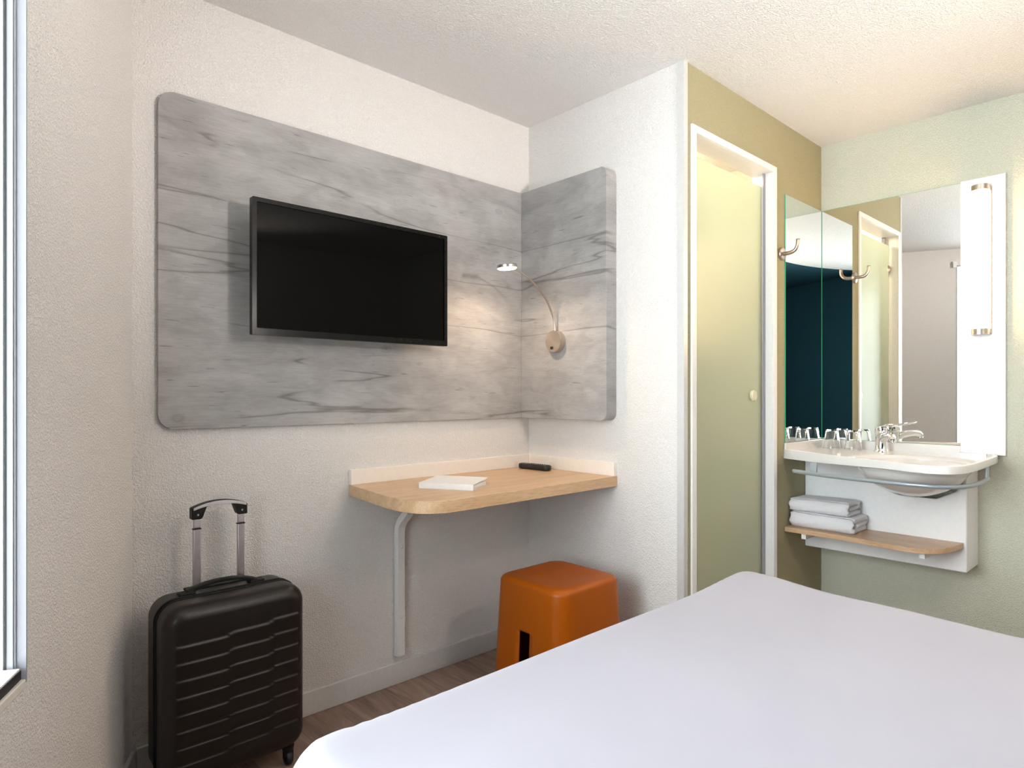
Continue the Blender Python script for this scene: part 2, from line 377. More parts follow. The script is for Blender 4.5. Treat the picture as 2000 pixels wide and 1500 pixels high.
def cdt_surface(outline, inner, extra=()):
    """triangulated 2-D patch: outline polygon + interior points; returns verts2d, faces, ids of outline"""
    pts = [Vector(p) for p in outline]; n = len(pts)
    edges = [(i, (i+1) % n) for i in range(n)]
    pts += [Vector(p) for p in inner]
    v, e, f, ov, oe, of = delaunay_2d_cdt(pts, edges, [], 1, 1e-6)
    ids = {}
    for i, o in enumerate(ov):
        for k in o:
            if k < n: ids[k] = i
    return v, f, [ids[k] for k in range(n)]
def sstep(a, b_, x):
    t = max(0, min(1, (x-a)/(b_-a))); return t*t*(3-2*t)

# ------------------------------------------------------------------ room shell
def wallbox(name, x0, x1, y0, y1, z0, z1, mat):
    bm = BM(); box(bm, x0, x1, y0, y1, z0, z1); return struct(name, bm, mat)
dend = DP + DE*DLEN
bm = BM(); box(bm, -1.6, RX+.1, -1.3, CY+.1, -.08, 0); struct('floor', bm, M['floor'])
bm = BM(); box(bm, -1.6, RX+.1, -1.3, CY+.1, HC, HC+.08); struct('ceiling', bm, M['ceil'])
wallbox('wall_front', .45, RX, CY, CY+.1, 0, HC, M['wall'])
wallbox('wall_inner', CX, CX+.05, GY+.09, CY, 0, HC, M['wall'])
wallbox('wall_right', RX, RX+.1, -1.15, CY+.1, 0, HC, M['mint'])
wallbox('wall_rear', dend.x-.05, RX, -1.25, -1.15, 0, HC, M['wall'])

# window wall (with the opening) in its own s / depth coordinates
def D3(s, n, z): p = DP + DE*s + DN*n; return Vector((p.x, p.y, z))
def dbox(bm, s0, s1, n0, n1, z0, z1, mi=0):
    vs = [bm.verts.new(D3(s, n, z)) for s in (s0, s1) for n in (n0, n1) for z in (z0, z1)]
    for f in ((0, 1, 3, 2), (4, 6, 7, 5), (0, 4, 5, 1), (2, 3, 7, 6), (0, 2, 6, 4), (1, 5, 7, 3)):
        bm.faces.new([vs[i] for i in f]).material_index = mi
WT = .042
bm = BM()
dbox(bm, 0, WS0, -WT, 0, 0, HC); dbox(bm, WS1, DLEN, -WT, 0, 0, HC)
dbox(bm, WS0, WS1, -WT, 0, 0, WZ0); dbox(bm, WS0, WS1, -WT, 0, WZ1, HC)
struct('wall_left', bm, M['wall'])
# window_1: profile frame, gaskets, pane, sill
bm = BM(); f = .004
for (s0, s1, z0, z1) in ((WS0, WS0+f, WZ0, WZ1), (WS1-f, WS1, WZ0, WZ1), (WS0+f, WS1-f, WZ1-f, WZ1)):
    dbox(bm, s0, s1, -.026, .002, z0, z1)
win = struct('window_1', bm, M['frame_w'])
bm = BM(); dbox(bm, WS0, WS0+.0075, -.016, -.013, WZ0+.02, WZ1); dbox(bm, WS0+.0001, WS0+.0105, -.026, -.016, WZ0+.02, WZ1)
dbox(bm, WS1-.0075, WS1, -.026, -.013, WZ0+.02, WZ1); dbox(bm, WS0, WS1, -.026, -.013, WZ1-.0105, WZ1)
obj('frame_bead', bm, M['frame_w'], win)
bm = BM(); dbox(bm, WS0, WS0+.012, -.030, -.026, WZ0+.02, WZ1); dbox(bm, WS1-.012, WS1, -.030, -.026, WZ0+.02, WZ1)
dbox(bm, WS0+.014, WS1, -.028, -.002, WZ0+.010, WZ0+.026)
obj('gasket', bm, M['gasket'], win)
bm = BM(); dbox(bm, WS0+.012, WS1-.012, -.0285, -.0270, WZ0+.0305, WZ1-.010); obj('window_pane', bm, M['pane'], win)
bm = BM(); dbox(bm, WS0+.016, WS1, -.042, -.004, WZ0+.0262, WZ0+.030); obj('outer_sill', bm, M['white'], win)
bm = BM(); dbox(bm, WS0+.013, WS1, -.03, .005, WZ0-.006, WZ0+.0098); obj('inner_sill', bm, M['sill'], win, bevel=.002)
bm = BM(); dbox(bm, WS0, WS0+.011, -.042, -.030, WZ0, WZ1); dbox(bm, WS1-.011, WS1, -.042, -.030, WZ0, WZ1)
obj('outer_reveal', bm, M['render'], win)
bm = BM(); dbox(bm, WS0-.028, WS0-.004, 0, .03, WZ1-.02, WZ1+.03); obj('blind_bracket', bm, M['white'], win, bevel=.002)

# door wall: olive face, white end face, opening
OX0, OX1, OZ = 2.126, 2.781, 2.112
bm = BM()
box(bm, CX, OX0, GY, GY+.09, 0, HC); box(bm, OX1, RX, GY, GY+.09, 0, HC); box(bm, OX0, OX1, GY, GY+.09, OZ, HC)
for fc in bm.faces:
    c = fc.calc_center_median()
    if abs(c.x-CX) < 1e-4: fc.material_index = 1
    if abs(c.y-GY-.09) < 1e-4: fc.material_index = 2
struct('wall_door', bm, [M['olive'], M['wall'], M['bath']])
# door_1
bm = BM(); y0, y1 = GY-.009, GY+.094
def door_ring(bm, xo0, xo1, zo, xi0, xi1, zi, ya, yb):
    box(bm, xo0, xi0, ya, yb, 0, zo); box(bm, xi1, xo1, ya, yb, 0, zo); box(bm, xi0, xi1, ya, yb, zi, zo)
door_ring(bm, 2.107, 2.799, 2.128, 2.138, 2.769, 2.101, GY-.009, GY)
door_ring(bm, OX0, OX1, OZ, 2.138, 2.769, 2.101, GY, GY+.094)
door = struct('door_1', bm, M['white'], bevel=.0015, seg=2)
bm = BM(); box(bm, 2.752, 2.769, GY+.030, GY+.036, 0, 2.101); box(bm, 2.138, 2.150, GY+.065, GY+.085, 0, 2.101); obj('door_stop', bm, M['frame_w'], door)
bm = BM(); box(bm, 2.150, 2.757, GY+.044, GY+.052, .012, 2.045); gp = obj('glass_panel', bm, M['frost'], door, bevel=.0012, seg=2)
bm = BM(); box(bm, 2.757, 2.7595, GY+.043, GY+.053, .012, 2.045); obj('seal_strip', bm, M['rail'], gp)
bm = BM(); lathe(bm, [(0, 0), (.020, 0), (.024, .004), (.0245, .012), (.021, .016), (0, .017)], (2.668, GY+.044, 1.112), (0, -1, 0), 32)
obj('door_knob', bm, plain('satin_glass_door_knob', (.80, .76, .58), .2, 0, coat=.5), gp, auto=40)
bm = BM(); lathe(bm, [(0, 0), (.028, 0), (.028, .012), (.02, .016), (0, .017)], (2.150, GY+.06, 1.90), (1, 0, 0), 24); obj('hinge', bm, M['hook'], door, auto=40)

# corner profile of the white side wall
bm = BM()
prism(bm, [(CX-.003, GY+.026, 0), (CX-.003, GY-.003, 0), (CX+.022, GY-.003, 0), (CX+.022, GY, 0), (CX, GY, 0), (CX, GY+.026, 0)], (0, 0, HC))
struct('trim_1', bm, M['alu'])
# baseboards
def skirt(name, pts):
    bm = BM(); prism(bm, pts, (0, 0, .084)); return struct(name, bm, M['skirt'], bevel=.003, seg=2)
skirt('baseboard_front', [(DP.x+.01, CY, 0), (DP.x+.008, CY-.012, 0), (CX-.012, CY-.012, 0), (CX, CY, 0)])
skirt('baseboard_inner', [(CX, CY-.013, 0), (CX-.012, CY-.013, 0), (CX-.012, GY+.03, 0), (CX, GY+.03, 0)])
a, b2, c2, d2 = D3(.012, 0, 0), D3(.014, .012, 0), D3(DLEN, .012, 0), D3(DLEN, 0, 0)
skirt('baseboard_left', [a, b2, c2, d2])
skirt('baseboard_right', [(RX, GY, 0), (RX-.012, GY, 0), (RX-.012, -1.15, 0), (RX, -1.15, 0)])
# added ceiling lamps, unseen fixtures brightening the shower room and the bedroom
def added_ceiling_lamp(name, label, x, y, r, mat, energy, color):
    t = thing(name, label, 'lamp', (x, y, HC))
    bm = BM(); lathe(bm, [(0, 0), (r, 0), (r, -.025), (r-.008, -.028), (r-.01, -.01), (0, -.01)], (x, y, HC), n=48); obj('lamp_rim', bm, M['steel'], t, auto=40)
    bm = BM(); lathe(bm, [(0, -.012), (r-.011, -.012), (r-.011, -.026), (r*.6, -.036), (0, -.04)], (x, y, HC), n=48); obj('diffuser', bm, mat, t, smooth=True)
    lt = lamp('light', 'POINT', (0, 0, -.12), energy, color, r*.7); lt.parent = t
    return t
added_ceiling_lamp('added_ceiling_lamp', 'added round opal ceiling lamp in the shower room behind the glass door', 2.45, 1.86, .12, M['added_led'], 15, (1, .82, .60))
added_ceiling_lamp('added_ceiling_lamp', 'added round opal ceiling lamp brightening the room, near the bed head behind the viewer', 1.35, -.75, .14, M['added_led'], 12, (1, .86, .76))
# added out-of-view uplighter on the rear wall, brightening ceiling and TV wall
t = thing('added_uplight', 'added round opal uplighter brightening the room, unseen on the teal wall over the bed head', 'lamp', (1.68, -1.15, 1.62))
bm = BM(); lathe(bm, [(0, 0), (.055, 0), (.055, .018), (0, .020)], (1.68, -1.15, 1.62), (0, 1, 0), 36); obj('added_uplight_base', bm, M['steel'], t, auto=40)
bm = BM(); lathe(bm, [(0, .020), (.09, .022), (.105, .040), (.10, .062), (.06, .078), (0, .083)], (1.68, -1.15, 1.62), (0, 1, 0), 36); obj('added_uplight_shade', bm, M['added_led'], t, smooth=True)
sl = lamp('light', 'SPOT', (0, .14, .08), 115, (1, .92, .86), .08, spot=radians(105), blend=.7); sl.parent = t
sl.rotation_euler = Vector((-.12, .80, .60)).to_track_quat('-Z', 'Y').to_euler()

# ------------------------------------------------------------------ grey wall panel (two boards meeting in the corner)
t = thing('wall_panel', 'grey weathered wood-look wall panel folded round the corner behind the television', 'wall panel', (.514, CY, 1.01))
PY = CY-.018; BXF = CX-.064
bm = BM(); prism(bm, [(x, CY, z) for x, z in rrect(.514, CX-.001, 1.012, 2.03, [.048, 0, 0, .048], 10)], (0, -.018, 0))
obj('long_board', bm, M['grey'], t, bevel=.001, seg=2)
bm = BM(); prism(bm, [(CX, y, z) for y, z in rrect(1.62, PY, 1.012, 2.03, [.032, 0, 0, .032], 10)], (-.064, 0, 0))
obj('short_board', bm, M['grey'], t, bevel=.0015, seg=2)

# ------------------------------------------------------------------ television
TX0, TX1, TZ0, TZ1, TY = .748, 1.497, 1.304, 1.732, 1.998
t = thing('television', 'black flat television with a dark screen mounted on the grey panel', 'television', ((TX0+TX1)/2, PY, TZ0))
bm = BM()
prism(bm, [(x, TY+.022, z) for x, z in rrect(TX0, TX1, TZ0, TZ1, .004, 3)], (0, -.022, 0))
fr = [f_ for f_ in bm.faces if abs(f_.calc_center_median().y-TY) < 1e-4]
bm.faces.remove(fr[0]) if False else bmesh.ops.delete(bm, geom=fr, context='FACES_ONLY')
# bezel front ring + recess
o = rrect(TX0, TX1, TZ0, TZ1, .004, 3); i_ = rrect(TX0+.014, TX1-.014, TZ0+.021, TZ1-.014, .002, 3)
ov = [bm.verts.new((x, TY, z)) for x, z in o]; iv = [bm.verts.new((x, TY, z)) for x, z in i_]; jv = [bm.verts.new((x, TY+.004, z)) for x, z in i_]
for k in range(len(ov)):
    k2 = (k+1) % len(ov); bm.faces.new((ov[k], ov[k2], iv[k2], iv[k])); bm.faces.new((iv[k], iv[k2], jv[k2], jv[k]))
bmesh.ops.remove_doubles(bm, verts=bm.verts[:], dist=1e-5)
bez = obj('bezel', bm, M['tvblack'], t, auto=30)
bm = BM(); box(bm, TX0+.0135, TX1-.0135, TY+.0035, TY+.006, TZ0+.0205, TZ1-.0135); obj('screen', bm, M['screen'], t)
bm = BM(); prism(bm, [(TX0+.06, TY+.022, TZ0+.01), (TX1-.06, TY+.022, TZ0+.01), (TX1-.09, TY+.052, TZ0+.04), (TX0+.09, TY+.052, TZ0+.04)], (0, 0, .30)); obj('back_cover', bm, M['tvblack'], t, bevel=.006)
bm = BM(); box(bm, .98, 1.26, TY+.052, TY+.062, 1.42, 1.60); box(bm, 1.08, 1.16, TY+.062, PY-.008, 1.46, 1.56); box(bm, 1.02, 1.22, PY-.008, PY, 1.43, 1.59); obj('wall_mount', bm, M['black'], t, bevel=.002)

# ------------------------------------------------------------------ reading lamp
LY, LZ = 1.885, 1.343; LX = BXF
t = thing('reading_lamp', 'brushed steel reading lamp with lit disc head on the grey panel', 'lamp', (LX, LY, LZ))
o = obj('wall_base', (lambda bm: (lathe(bm, [(0, 0), (.046, 0), (.0465, .002), (.0465, .027), (.0445, .0295), (0, .0295)], (LX, LY, LZ), (-1, 0, 0), 64), bm)[1])(BM()), M['brushed'], t, auto=30)
bm = BM(); box(bm, LX-.033, LX-.0295, LY+.0, LY+.013, LZ-.034, LZ-.022); obj('switch', bm, M['black'], t, bevel=.001)
arm = [(1.981, LY, 1.385), (1.979, LY, 1.415), (1.966, LY-.001, 1.455), (1.930, LY-.002, 1.510), (1.880, LY-.003, 1.556), (1.825, LY-.004, 1.592), (1.775, LY-.004, 1.612), (1.742, LY-.004, 1.619)]
bm = BM(); tube(bm, spline(arm, 6), .0042, 14); obj('arm', bm, M['steel'], t, smooth=True)
hd = Vector((1.703, LY-.004, 1.622)); ax = Vector((-.10, 0, 1)).normalized()
bm = BM(); lathe(bm, [(0, .010), (.036, .010), (.040, .007), (.040, -.004), (.0375, -.004), (.0375, .002), (0, .002)], hd, ax, 48); h = obj('lamp_head', bm, M['steel'], t, auto=35)
bm = BM(); lathe(bm, [(0, .001), (.037, .001), (.037, -.006), (.030, -.009), (0, -.010)], hd, ax, 48); obj('led_diffuser', bm, M['led'], h, smooth=True)
l_ = lamp('light', 'SPOT', hd-ax*.02-wloc(t), 3.2, (1, .74, .52), .03, spot=radians(165), blend=.6); l_.parent = t

# ------------------------------------------------------------------ desk
DZ, DT = .788, .040
t = thing('wall_desk', 'light oak wall-mounted desk with rounded front corner and cream upstand', 'desk', (1.6, CY, 0))
out = [(CX, CY), (1.147, CY), (1.118, 1.90)] + [tuple(p) for p in spline([(1.106, 1.80), (1.108, 1.715), (1.135, 1.648), (1.19, 1.611), (1.27, 1.603), (1.36, 1.605)], 6)] + [(CX, 1.615)]
bm = BM(); prism(bm, [(x, y, DZ-DT) for x, y in out], (0, 0, DT)); obj('desktop', bm, M['oak'], t, bevel=.0015, seg=2)
bm = BM(); box(bm, 1.147, CX, CY-.018, CY, DZ, DZ+.055); obj('upstand', bm, M['cream'], t, bevel=.0012, seg=2)
bm = BM(); box(bm, CX-.018, CX, 1.618, CY-.018, DZ, DZ+.055); obj('upstand', bm, M['cream'], t, bevel=.0012, seg=2)
# steel bracket: vertical channel, then bent forward under the top
bm = BM()
x0, x1 = 1.337, 1.369
path = [(CY-.004, .112), (CY-.004, .58), (CY-.010, .615), (CY-.030, .645), (CY-.060, .672), (CY-.130, DZ-DT-.004), (CY-.30, DZ-DT-.004)]
def strip(bm, path, x0, x1, th):
    pts = [Vector(p) for p in path]; up = []; 
    for i, p in enumerate(pts):
        d = (pts[min(i+1, len(pts)-1)]-pts[max(i-1, 0)]).normalized(); n = Vector((d.y, -d.x))   # away from the wall / down
        up.append((p-n*0, p-n*th))
    rows = []
    for a_, b_ in up:
        rows.append([bm.verts.new((x0, a_.x, a_.y)), bm.verts.new((x1, a_.x, a_.y)), bm.verts.new((x1, b_.x, b_.y)), bm.verts.new((x0, b_.x, b_.y))])
    for a_, b_ in zip(rows, rows[1:]):
        for k in range(4): bm.faces.new((a_[k], a_[(k+1) % 4], b_[(k+1) % 4], b_[k]))
    bm.faces.new(rows[0]); bm.faces.new(rows[-1][::-1])
sp = [tuple(p) for p in path[:2]] + [tuple(p) for p in spline(path[1:6], 5)[1:]] + [path[6]]
strip(bm, sp, x0, x1, .026)
br_ = obj('bracket', bm, M['white'], t, bevel=.0012, seg=2)
for zz in (.532, .262):
    bm = BM(); lathe(bm, [(0, 0), (.0065, 0), (.0055, .0025), (0, .0035)], (1.355, CY-.030, zz), (0, -1, 0), 20); obj('screw_cap', bm, M['board'], br_, smooth=True)
for zz in (.20,):
    pass

# booklet on the desk
t = thing('booklet', 'white closed booklet lying on the oak desk', 'book', (1.40, 1.83, DZ), radians(-59.7))
bl, bw, bt = .204, .150, .021
def local_prism(bm, pts, z0, z1): prism(bm, [(x, y, z0) for x, y in pts], (0, 0, z1-z0))
bm = BM(); box(bm, -bl/2+.004, bl/2-.005, -bw/2+.003, bw/2-.006, .003, bt-.005); obj('pages', bm, M['paper'], t, local=True, bevel=.001)
bm = BM()      # cover: bottom board, spine, slightly lifted top board
prof = [(-bw/2, 0), (bw/2, 0), (bw/2, .0022), (-bw/2+.0022, .0022), (-bw/2+.0022, bt-.0022), (-bw/2+.03, bt-.0018), (bw/2-.03, bt+.001), (bw/2, bt+.005), (bw/2, bt+.0072), (bw/2-.03, bt+.0032), (-bw/2+.03, bt+.0004), (-bw/2, bt)]
prism(bm, [(-bl/2, y, z) for y, z in prof], (bl, 0, 0)); obj('cover', bm, M['cover'], t, local=True, bevel=.0006, seg=2)

# remote control
t = thing('remote_control', 'black remote control lying on the desk in the corner against the upstand', 'remote control', (1.975, 2.0, DZ), radians(92.5))
bm = BM(); ln, wd, ht = .178, .048, .028; n = 22; rows = []
for i in range(n+1):
    u = -1+2*i/n; e = (1-abs(u)**10)**.5; wv_ = wd/2*(0.92+.08*u*u)*max(e, .02); tz = ht*(.78+.22*u*u)*(.35+.65*max(e, 0)) 
    ring = []
    for k in range(20):
        a = 2*pi*k/20; cx_, sx_ = cos(a), sin(a)
        ring.append(bm.verts.new((u*ln/2, wv_*abs(cx_)**.6*(1 if cx_ > 0 else -1), ht*.46+tz*.5*abs(sx_)**.5*(1 if sx_ > 0 else -1))))
    rows.append(ring)
for a_, b_ in zip(rows, rows[1:]):
    for k in range(20): bm.faces.new((a_[k], a_[(k+1) % 20], b_[(k+1) % 20], b_[k]))
bm.faces.new(rows[0]); bm.faces.new(rows[-1][::-1])
zmin = min(v_.co.z for v_ in bm.verts)
for v_ in bm.verts: v_.co.z -= zmin
top = max(v_.co.z for v_ in bm.verts if abs(v_.co.x) < .03)
body = obj('body', bm, M['remote'], t, local=True, smooth=True)
k0 = None
for r_ in range(9):
    for c_ in (-1, 0, 1):
        x, y = -.070+r_*.0125, c_*.0125
        if k0 is None:
            bm = BM(); lathe(bm, [(0, 0), (.0038, 0), (.0036, .0016), (.0024, .0022), (0, .0024)], (0, 0, 0), n=12)
            k0 = obj('key', bm, M['key'], body, local=True, smooth=True); kk = k0
        else:
            kk = k0.copy(); COL.objects.link(kk); kk.parent = body
        kk.location = (x, y, top-.0006)

# ------------------------------------------------------------------ stool
SX0, SX1, SY0, SY1, SH = 1.565, 1.900, 1.462, 1.795, .452
scx, scy = (SX0+SX1)/2, (SY0+SY1)/2
t = thing('stool', 'glossy orange-brown moulded stool with slotted tapered sides beside the bed', 'stool', (scx, scy, 0))
def sq_ring(hw, r, n_side=14, n_c=8, slot=.026):
    """rounded square outline, vertices of each side placed so that a slot of fixed width can be left open"""
    out = []
    L_ = hw-r; side = [-L_, -L_*.62, -slot*2.0, -slot, -slot*.55, slot*.55, slot, slot*2.0, L_*.62, L_]
    for q in range(4):
        ca, sa = cos(q*pi/2), sin(q*pi/2)
        for i, s_ in enumerate(side): out.append(((hw*ca - s_*sa), (hw*sa + s_*ca), 'S', i))
        for k in range(1, n_c):
            a = k/n_c*pi/2; x = L_+r*cos(a); y = L_+r*sin(a); out.append((x*ca-y*sa, x*sa+y*ca, 'C', 0))
    return out
bm = BM(); hw0 = (SX1-SX0)/2; zt = SH
levels = []
er = .020
for k in range(7):
    a = k/6*pi/2; levels.append((zt-er+er*sin(a), hw0-er+er*cos(a)-.0, .052))
levels = levels[::-1]           # top rim (inner) first
for z in (.40, .36, .33,   .290, .282, .27, .2, .1, .0): levels.append((z, hw0+(zt-er-z)*.050, .052+(zt-z)*.03))
rings = []
for z, hw, r in levels:
    rings.append(([bm.verts.new((x+scx, y+scy, z)) for x, y, _, _ in sq_ring(hw, min(r, hw*.5))], z))
meta = sq_ring(.16, .05)
n = len(meta)
for (a_, za), (b_, zb) in zip(rings, rings[1:]):
    for k in range(n):
        k2 = (k+1) % n
        slot_ = abs(meta[k][0]+.16) < 1e-6 and abs(meta[k2][0]+.16) < 1e-6
        if slot_ and 3 <= meta[k][3] <= 5 and za <= .2821: continue
        bm.faces.new((a_[k], b_[k], b_[k2], a_[k2]))
# slot corner rounding triangles
za_i = [i for i, (r_, z) in enumerate(rings) if abs(z-.290) < 1e-4][0]
# dished seat
prev = rings[0][0]
for fct, dz in ((.86, -.0008), (.7, -.003), (.5, -.0055), (.28, -.007)):
    ring = [bm.verts.new((scx+(v_.co.x-scx)*fct, scy+(v_.co.y-scy)*fct, zt+dz)) for v_ in rings[0][0]]
    for k in range(n): bm.faces.new((prev[k], prev[(k+1) % n], ring[(k+1) % n], ring[k]))
    prev = ring
c_ = bm.verts.new((scx, scy, zt-.0075))
for k in range(n): bm.faces.new((prev[k], prev[(k+1) % n], c_))
st = obj('seat_shell', bm, M['orange'], t, auto=50)
md = st.modifiers.new('solid', 'SOLIDIFY'); md.thickness = .005; md.offset = -1
bm = BM()
for (dx, dy) in ((1, 1), (1, -1), (-1, 1), (-1, -1)):
    pass
bm.free()

# ------------------------------------------------------------------ suitcase
SW, SD, SZ0, SZ1 = .392, .205, .055, .547
scase = thing('suitcase', 'black ribbed hard-shell cabin suitcase with raised handle in the corner', 'suitcase', (.662, 1.945, 0), radians(0))
cz = (SZ0+SZ1)/2; hw, hh = SW/2, (SZ1-SZ0)/2
rc = .055
outl = [Vector(p) for p in rrect(-hw, hw, SZ0, SZ1, rc, 10)]
def dense(poly, step):
    o = []
    for i in range(len(poly)):
        a_, b_ = poly[i], poly[(i+1) % len(poly)]; k = max(1, int(round((b_-a_).length/step)))
        for j in range(k): o.append(a_.lerp(b_, j/k))
    return o
outl = dense(outl, .012)
def sd_rr(p):
    q = Vector((abs(p.x)-(hw-rc), abs(p.y-cz)-(hh-rc))); return rc - (Vector((max(q.x, 0), max(q.y, 0))).length + min(max(q.x, q.y), 0))
def shell_side(sign, depth, er, name, ribs):
    inner = []
    for q in (.0012, .004, .009, .016, .026):
        s_ = [Vector((p.x*(1-q/hw), cz+(p.y-cz)*(1-q/hh))) for p in outl]; inner += s_[::1]
    nz, nx = (150, 30) if ribs else (30, 16)
    for i in range(nz):
        z = SZ0+.03+(SZ1-SZ0-.06)*i/(nz-1)
        for j in range(nx):
            x = -hw+.03+(SW-.06)*j/(nx-1)
            p = Vector((x, z))
            if sd_rr(p) > .030: inner.append(p)
    v, f, ids = cdt_surface(outl, inner)
    bm = BM(); vs = []
    for p in v:
        q = max(sd_rr(p), 0); y = depth-er+sqrt(max(0, er*er-max(0, er-q)**2))
        y += .006*(1-min(1, abs(p.x/hw))**2.5)*(1-min(1, abs((p.y-cz)/hh))**2.5)
        if ribs:
            fade = sstep(.010, .028, q)
            wave = .010*sstep(-.045, -.02, p.x) + .010*sstep(.075, .1, p.x) - .010*sstep(-.12, -.17, p.x)*0
            zz = p.y - wave*.9
            top_z = SZ1-.105; pitch = .0455
            u = (top_z - zz)/pitch
            if u > -.12 and zz > SZ0+.03:
                fr_ = (u+.12) % 1.0
                s_ = sstep(0, .12, fr_)*(1-fr_)**.7 if u > -.12 else 0
                y += .0042*s_*fade
        vs.append(bm.verts.new((p.x, sign*y, p.y)))
    for fc in f:
        try: bm.faces.new([vs[i] for i in fc])
        except ValueError: pass
    ring0 = [vs[i] for i in ids]; n_ = len(ring0)
    bmesh.ops.recalc_face_normals(bm, faces=bm.faces[:])
    ringb = [bm.verts.new((r_.co.x, sign*.006, r_.co.z)) for r_ in ring0]
    for k in range(n_): bm.faces.new((ring0[k], ring0[(k+1) % n_], ringb[(k+1) % n_], ringb[k]))
    return obj(name, bm, M['case'], scase, local=True, auto=60)
shell_side(-1, .092, .038, 'front_shell', True)
shell_side(1, .100, .030, 'rear_shell', False)
bm = BM(); prism(bm, [(x, -.010, z) for x, z in rrect(-hw+.003, hw-.003, SZ0+.003, SZ1-.003, rc, 10)], (0, .020, 0)); zp = obj('zip_band', bm, M['zip'], scase, local=True)
for yy in (-.0085, .0085):
    bm = BM(); pts = [(x, yy, z) for x, z in rrect(-hw-.0005, hw+.0005, SZ0-.0005, SZ1+.0005, rc, 10)]; tube(bm, pts+[pts[0]], .0028, 8, False); obj('piping', bm, M['case_d'], zp, local=True, smooth=True)
# telescopic handle
HB = .078   # bar y
bars = (-.067, .060)
HZ = .778
for bx in bars:
    bm = BM(); box(bm, bx-.0105, bx+.0105, HB-.0065, HB+.0065, SZ1-.03, HZ-.055); o = obj('handle_bar', bm, M['bar'], scase, local=True, bevel=.003, seg=3)
    bm = BM(); box(bm, bx-.0112, bx+.0112, HB-.0072, HB+.0072, HZ-.058, HZ-.055); obj('collar', bm, M['black'], o, local=True)
    bm = BM(); box(bm, bx-.0095, bx+.0095, HB-.0055, HB+.0055, HZ-.055, HZ-.02); obj('upper_bar', bm, M['bar'], o, local=True, bevel=.003, seg=3)
bm = BM()
x0, x1 = bars[0]-.0165, bars[1]+.0165; n = 24
def grip_rows(bm, z_top, z_bot, y0, y1, xa, xb, n=24):
    rows = []
    for i in range(n+1):
        u = i/n; x = xa+(xb-xa)*u; rows.append([bm.verts.new((x, y0, z_bot(u, x))), bm.verts.new((x, y1, z_bot(u, x))), bm.verts.new((x, y1, z_top(u, x))), bm.verts.new((x, y0, z_top(u, x)))])
    for a_, b_ in zip(rows, rows[1:]):
        for k in range(4): bm.faces.new((a_[k], a_[(k+1) % 4], b_[(k+1) % 4], b_[k]))
    bm.faces.new(rows[0]); bm.faces.new(rows[-1][::-1])
zt_ = lambda u, x: HZ+.006+.017*(1-(2*u-1)**2)
def zb_(u, x):
    e = min(x-x0, x1-x); return (HZ-.027) if e < .026 else (HZ-.027)+( .026+.012*(1-(2*u-1)**2))*sstep(.026, .044, e)
grip_rows(bm, zt_, zb_, HB-.0135, HB+.0145, x0, x1, 60)
gr = obj('handle_grip', bm, M['case_d'], scase, local=True, bevel=.003, seg=2)
bm = BM(); grip_rows(bm, lambda u, x: zt_((x-x0)/(x1-x0), x)-.001, lambda u, x: zt_((x-x0)/(x1-x0), x)-.0125+.004*abs(2*u-1), HB-.0150, HB-.010, x0+.004, x1-.004); obj('grip_inlay', bm, M['grip_in'], gr, local=True, bevel=.001)
for bx in bars:
    bm = BM(); lathe(bm, [(0, 0), (.003, 0), (.0025, .0012), (0, .0014)], (bx, HB-.0135, HZ-.014), (0, -1, 0), 12); obj('rivet', bm, M['bar'], gr, local=True)
# carry handle on the top
bm = BM(); pts = []
for i in range(21):
    u = -1+2*i/20; pts.append((u*.098-.01, .030, SZ1+.004+.020*(1-abs(u)**2.6)))
rings_ = []
for i, p in enumerate(pts):
    w_ = .014; h_ = .0045+.003*abs(-1+2*i/20)**4
    rings_.append([bm.verts.new((p[0], p[1]+a_*w_, p[2]+b_*h_)) for a_, b_ in ((-1, -.6), (-.7, -1), (.7, -1), (1, -.6), (1, .6), (.7, 1), (-.7, 1), (-1, .6))])
for a_, b_ in zip(rings_, rings_[1:]):
    for k in range(8): bm.faces.new((a_[k], a_[(k+1) % 8], b_[(k+1) % 8], b_[k]))
bm.faces.new(rings_[0]); bm.faces.new(rings_[-1][::-1]); obj('carry_handle', bm, M['case_d'], scase, local=True, auto=60)
for sx in (-1, 1):
    bm = BM(); box(bm, sx*.098-.01-.022, sx*.098-.01+.022, .014, .046, SZ1-.002, SZ1+.008); obj('handle_mount', bm, M['case_d'], scase, local=True, bevel=.003)
# recess plate for the telescopic handle
bm = BM(); box(bm, -.10, .092, .062, .094, SZ1-.004, SZ1+.004); obj('handle_housing', bm, M['case_d'], scase, local=True, bevel=.003)
for wx in (-hw+.045, hw-.045):
    for wy in (-.060, .068):
        bm = BM(); lathe(bm, [(0, 0), (.018, 0), (.016, -.014), (0, -.014)], (wx, wy, SZ0+.003), n=20); box(bm, wx-.013, wx-.010, wy-.009, wy+.009, .018, SZ0-.006); box(bm, wx+.010, wx+.013, wy-.009, wy+.009, .018, SZ0-.006)
        cst = obj('caster', bm, M['case_d'], scase, local=True)
        bm = BM(); lathe(bm, [(0, -.009), (.018, -.009), (.021, -.005), (.021, .005), (.018, .009), (0, .009)], (wx, wy, .0212), (1, 0, 0), 28); obj('wheel', bm, M['wheel'], cst, local=True, auto=40)

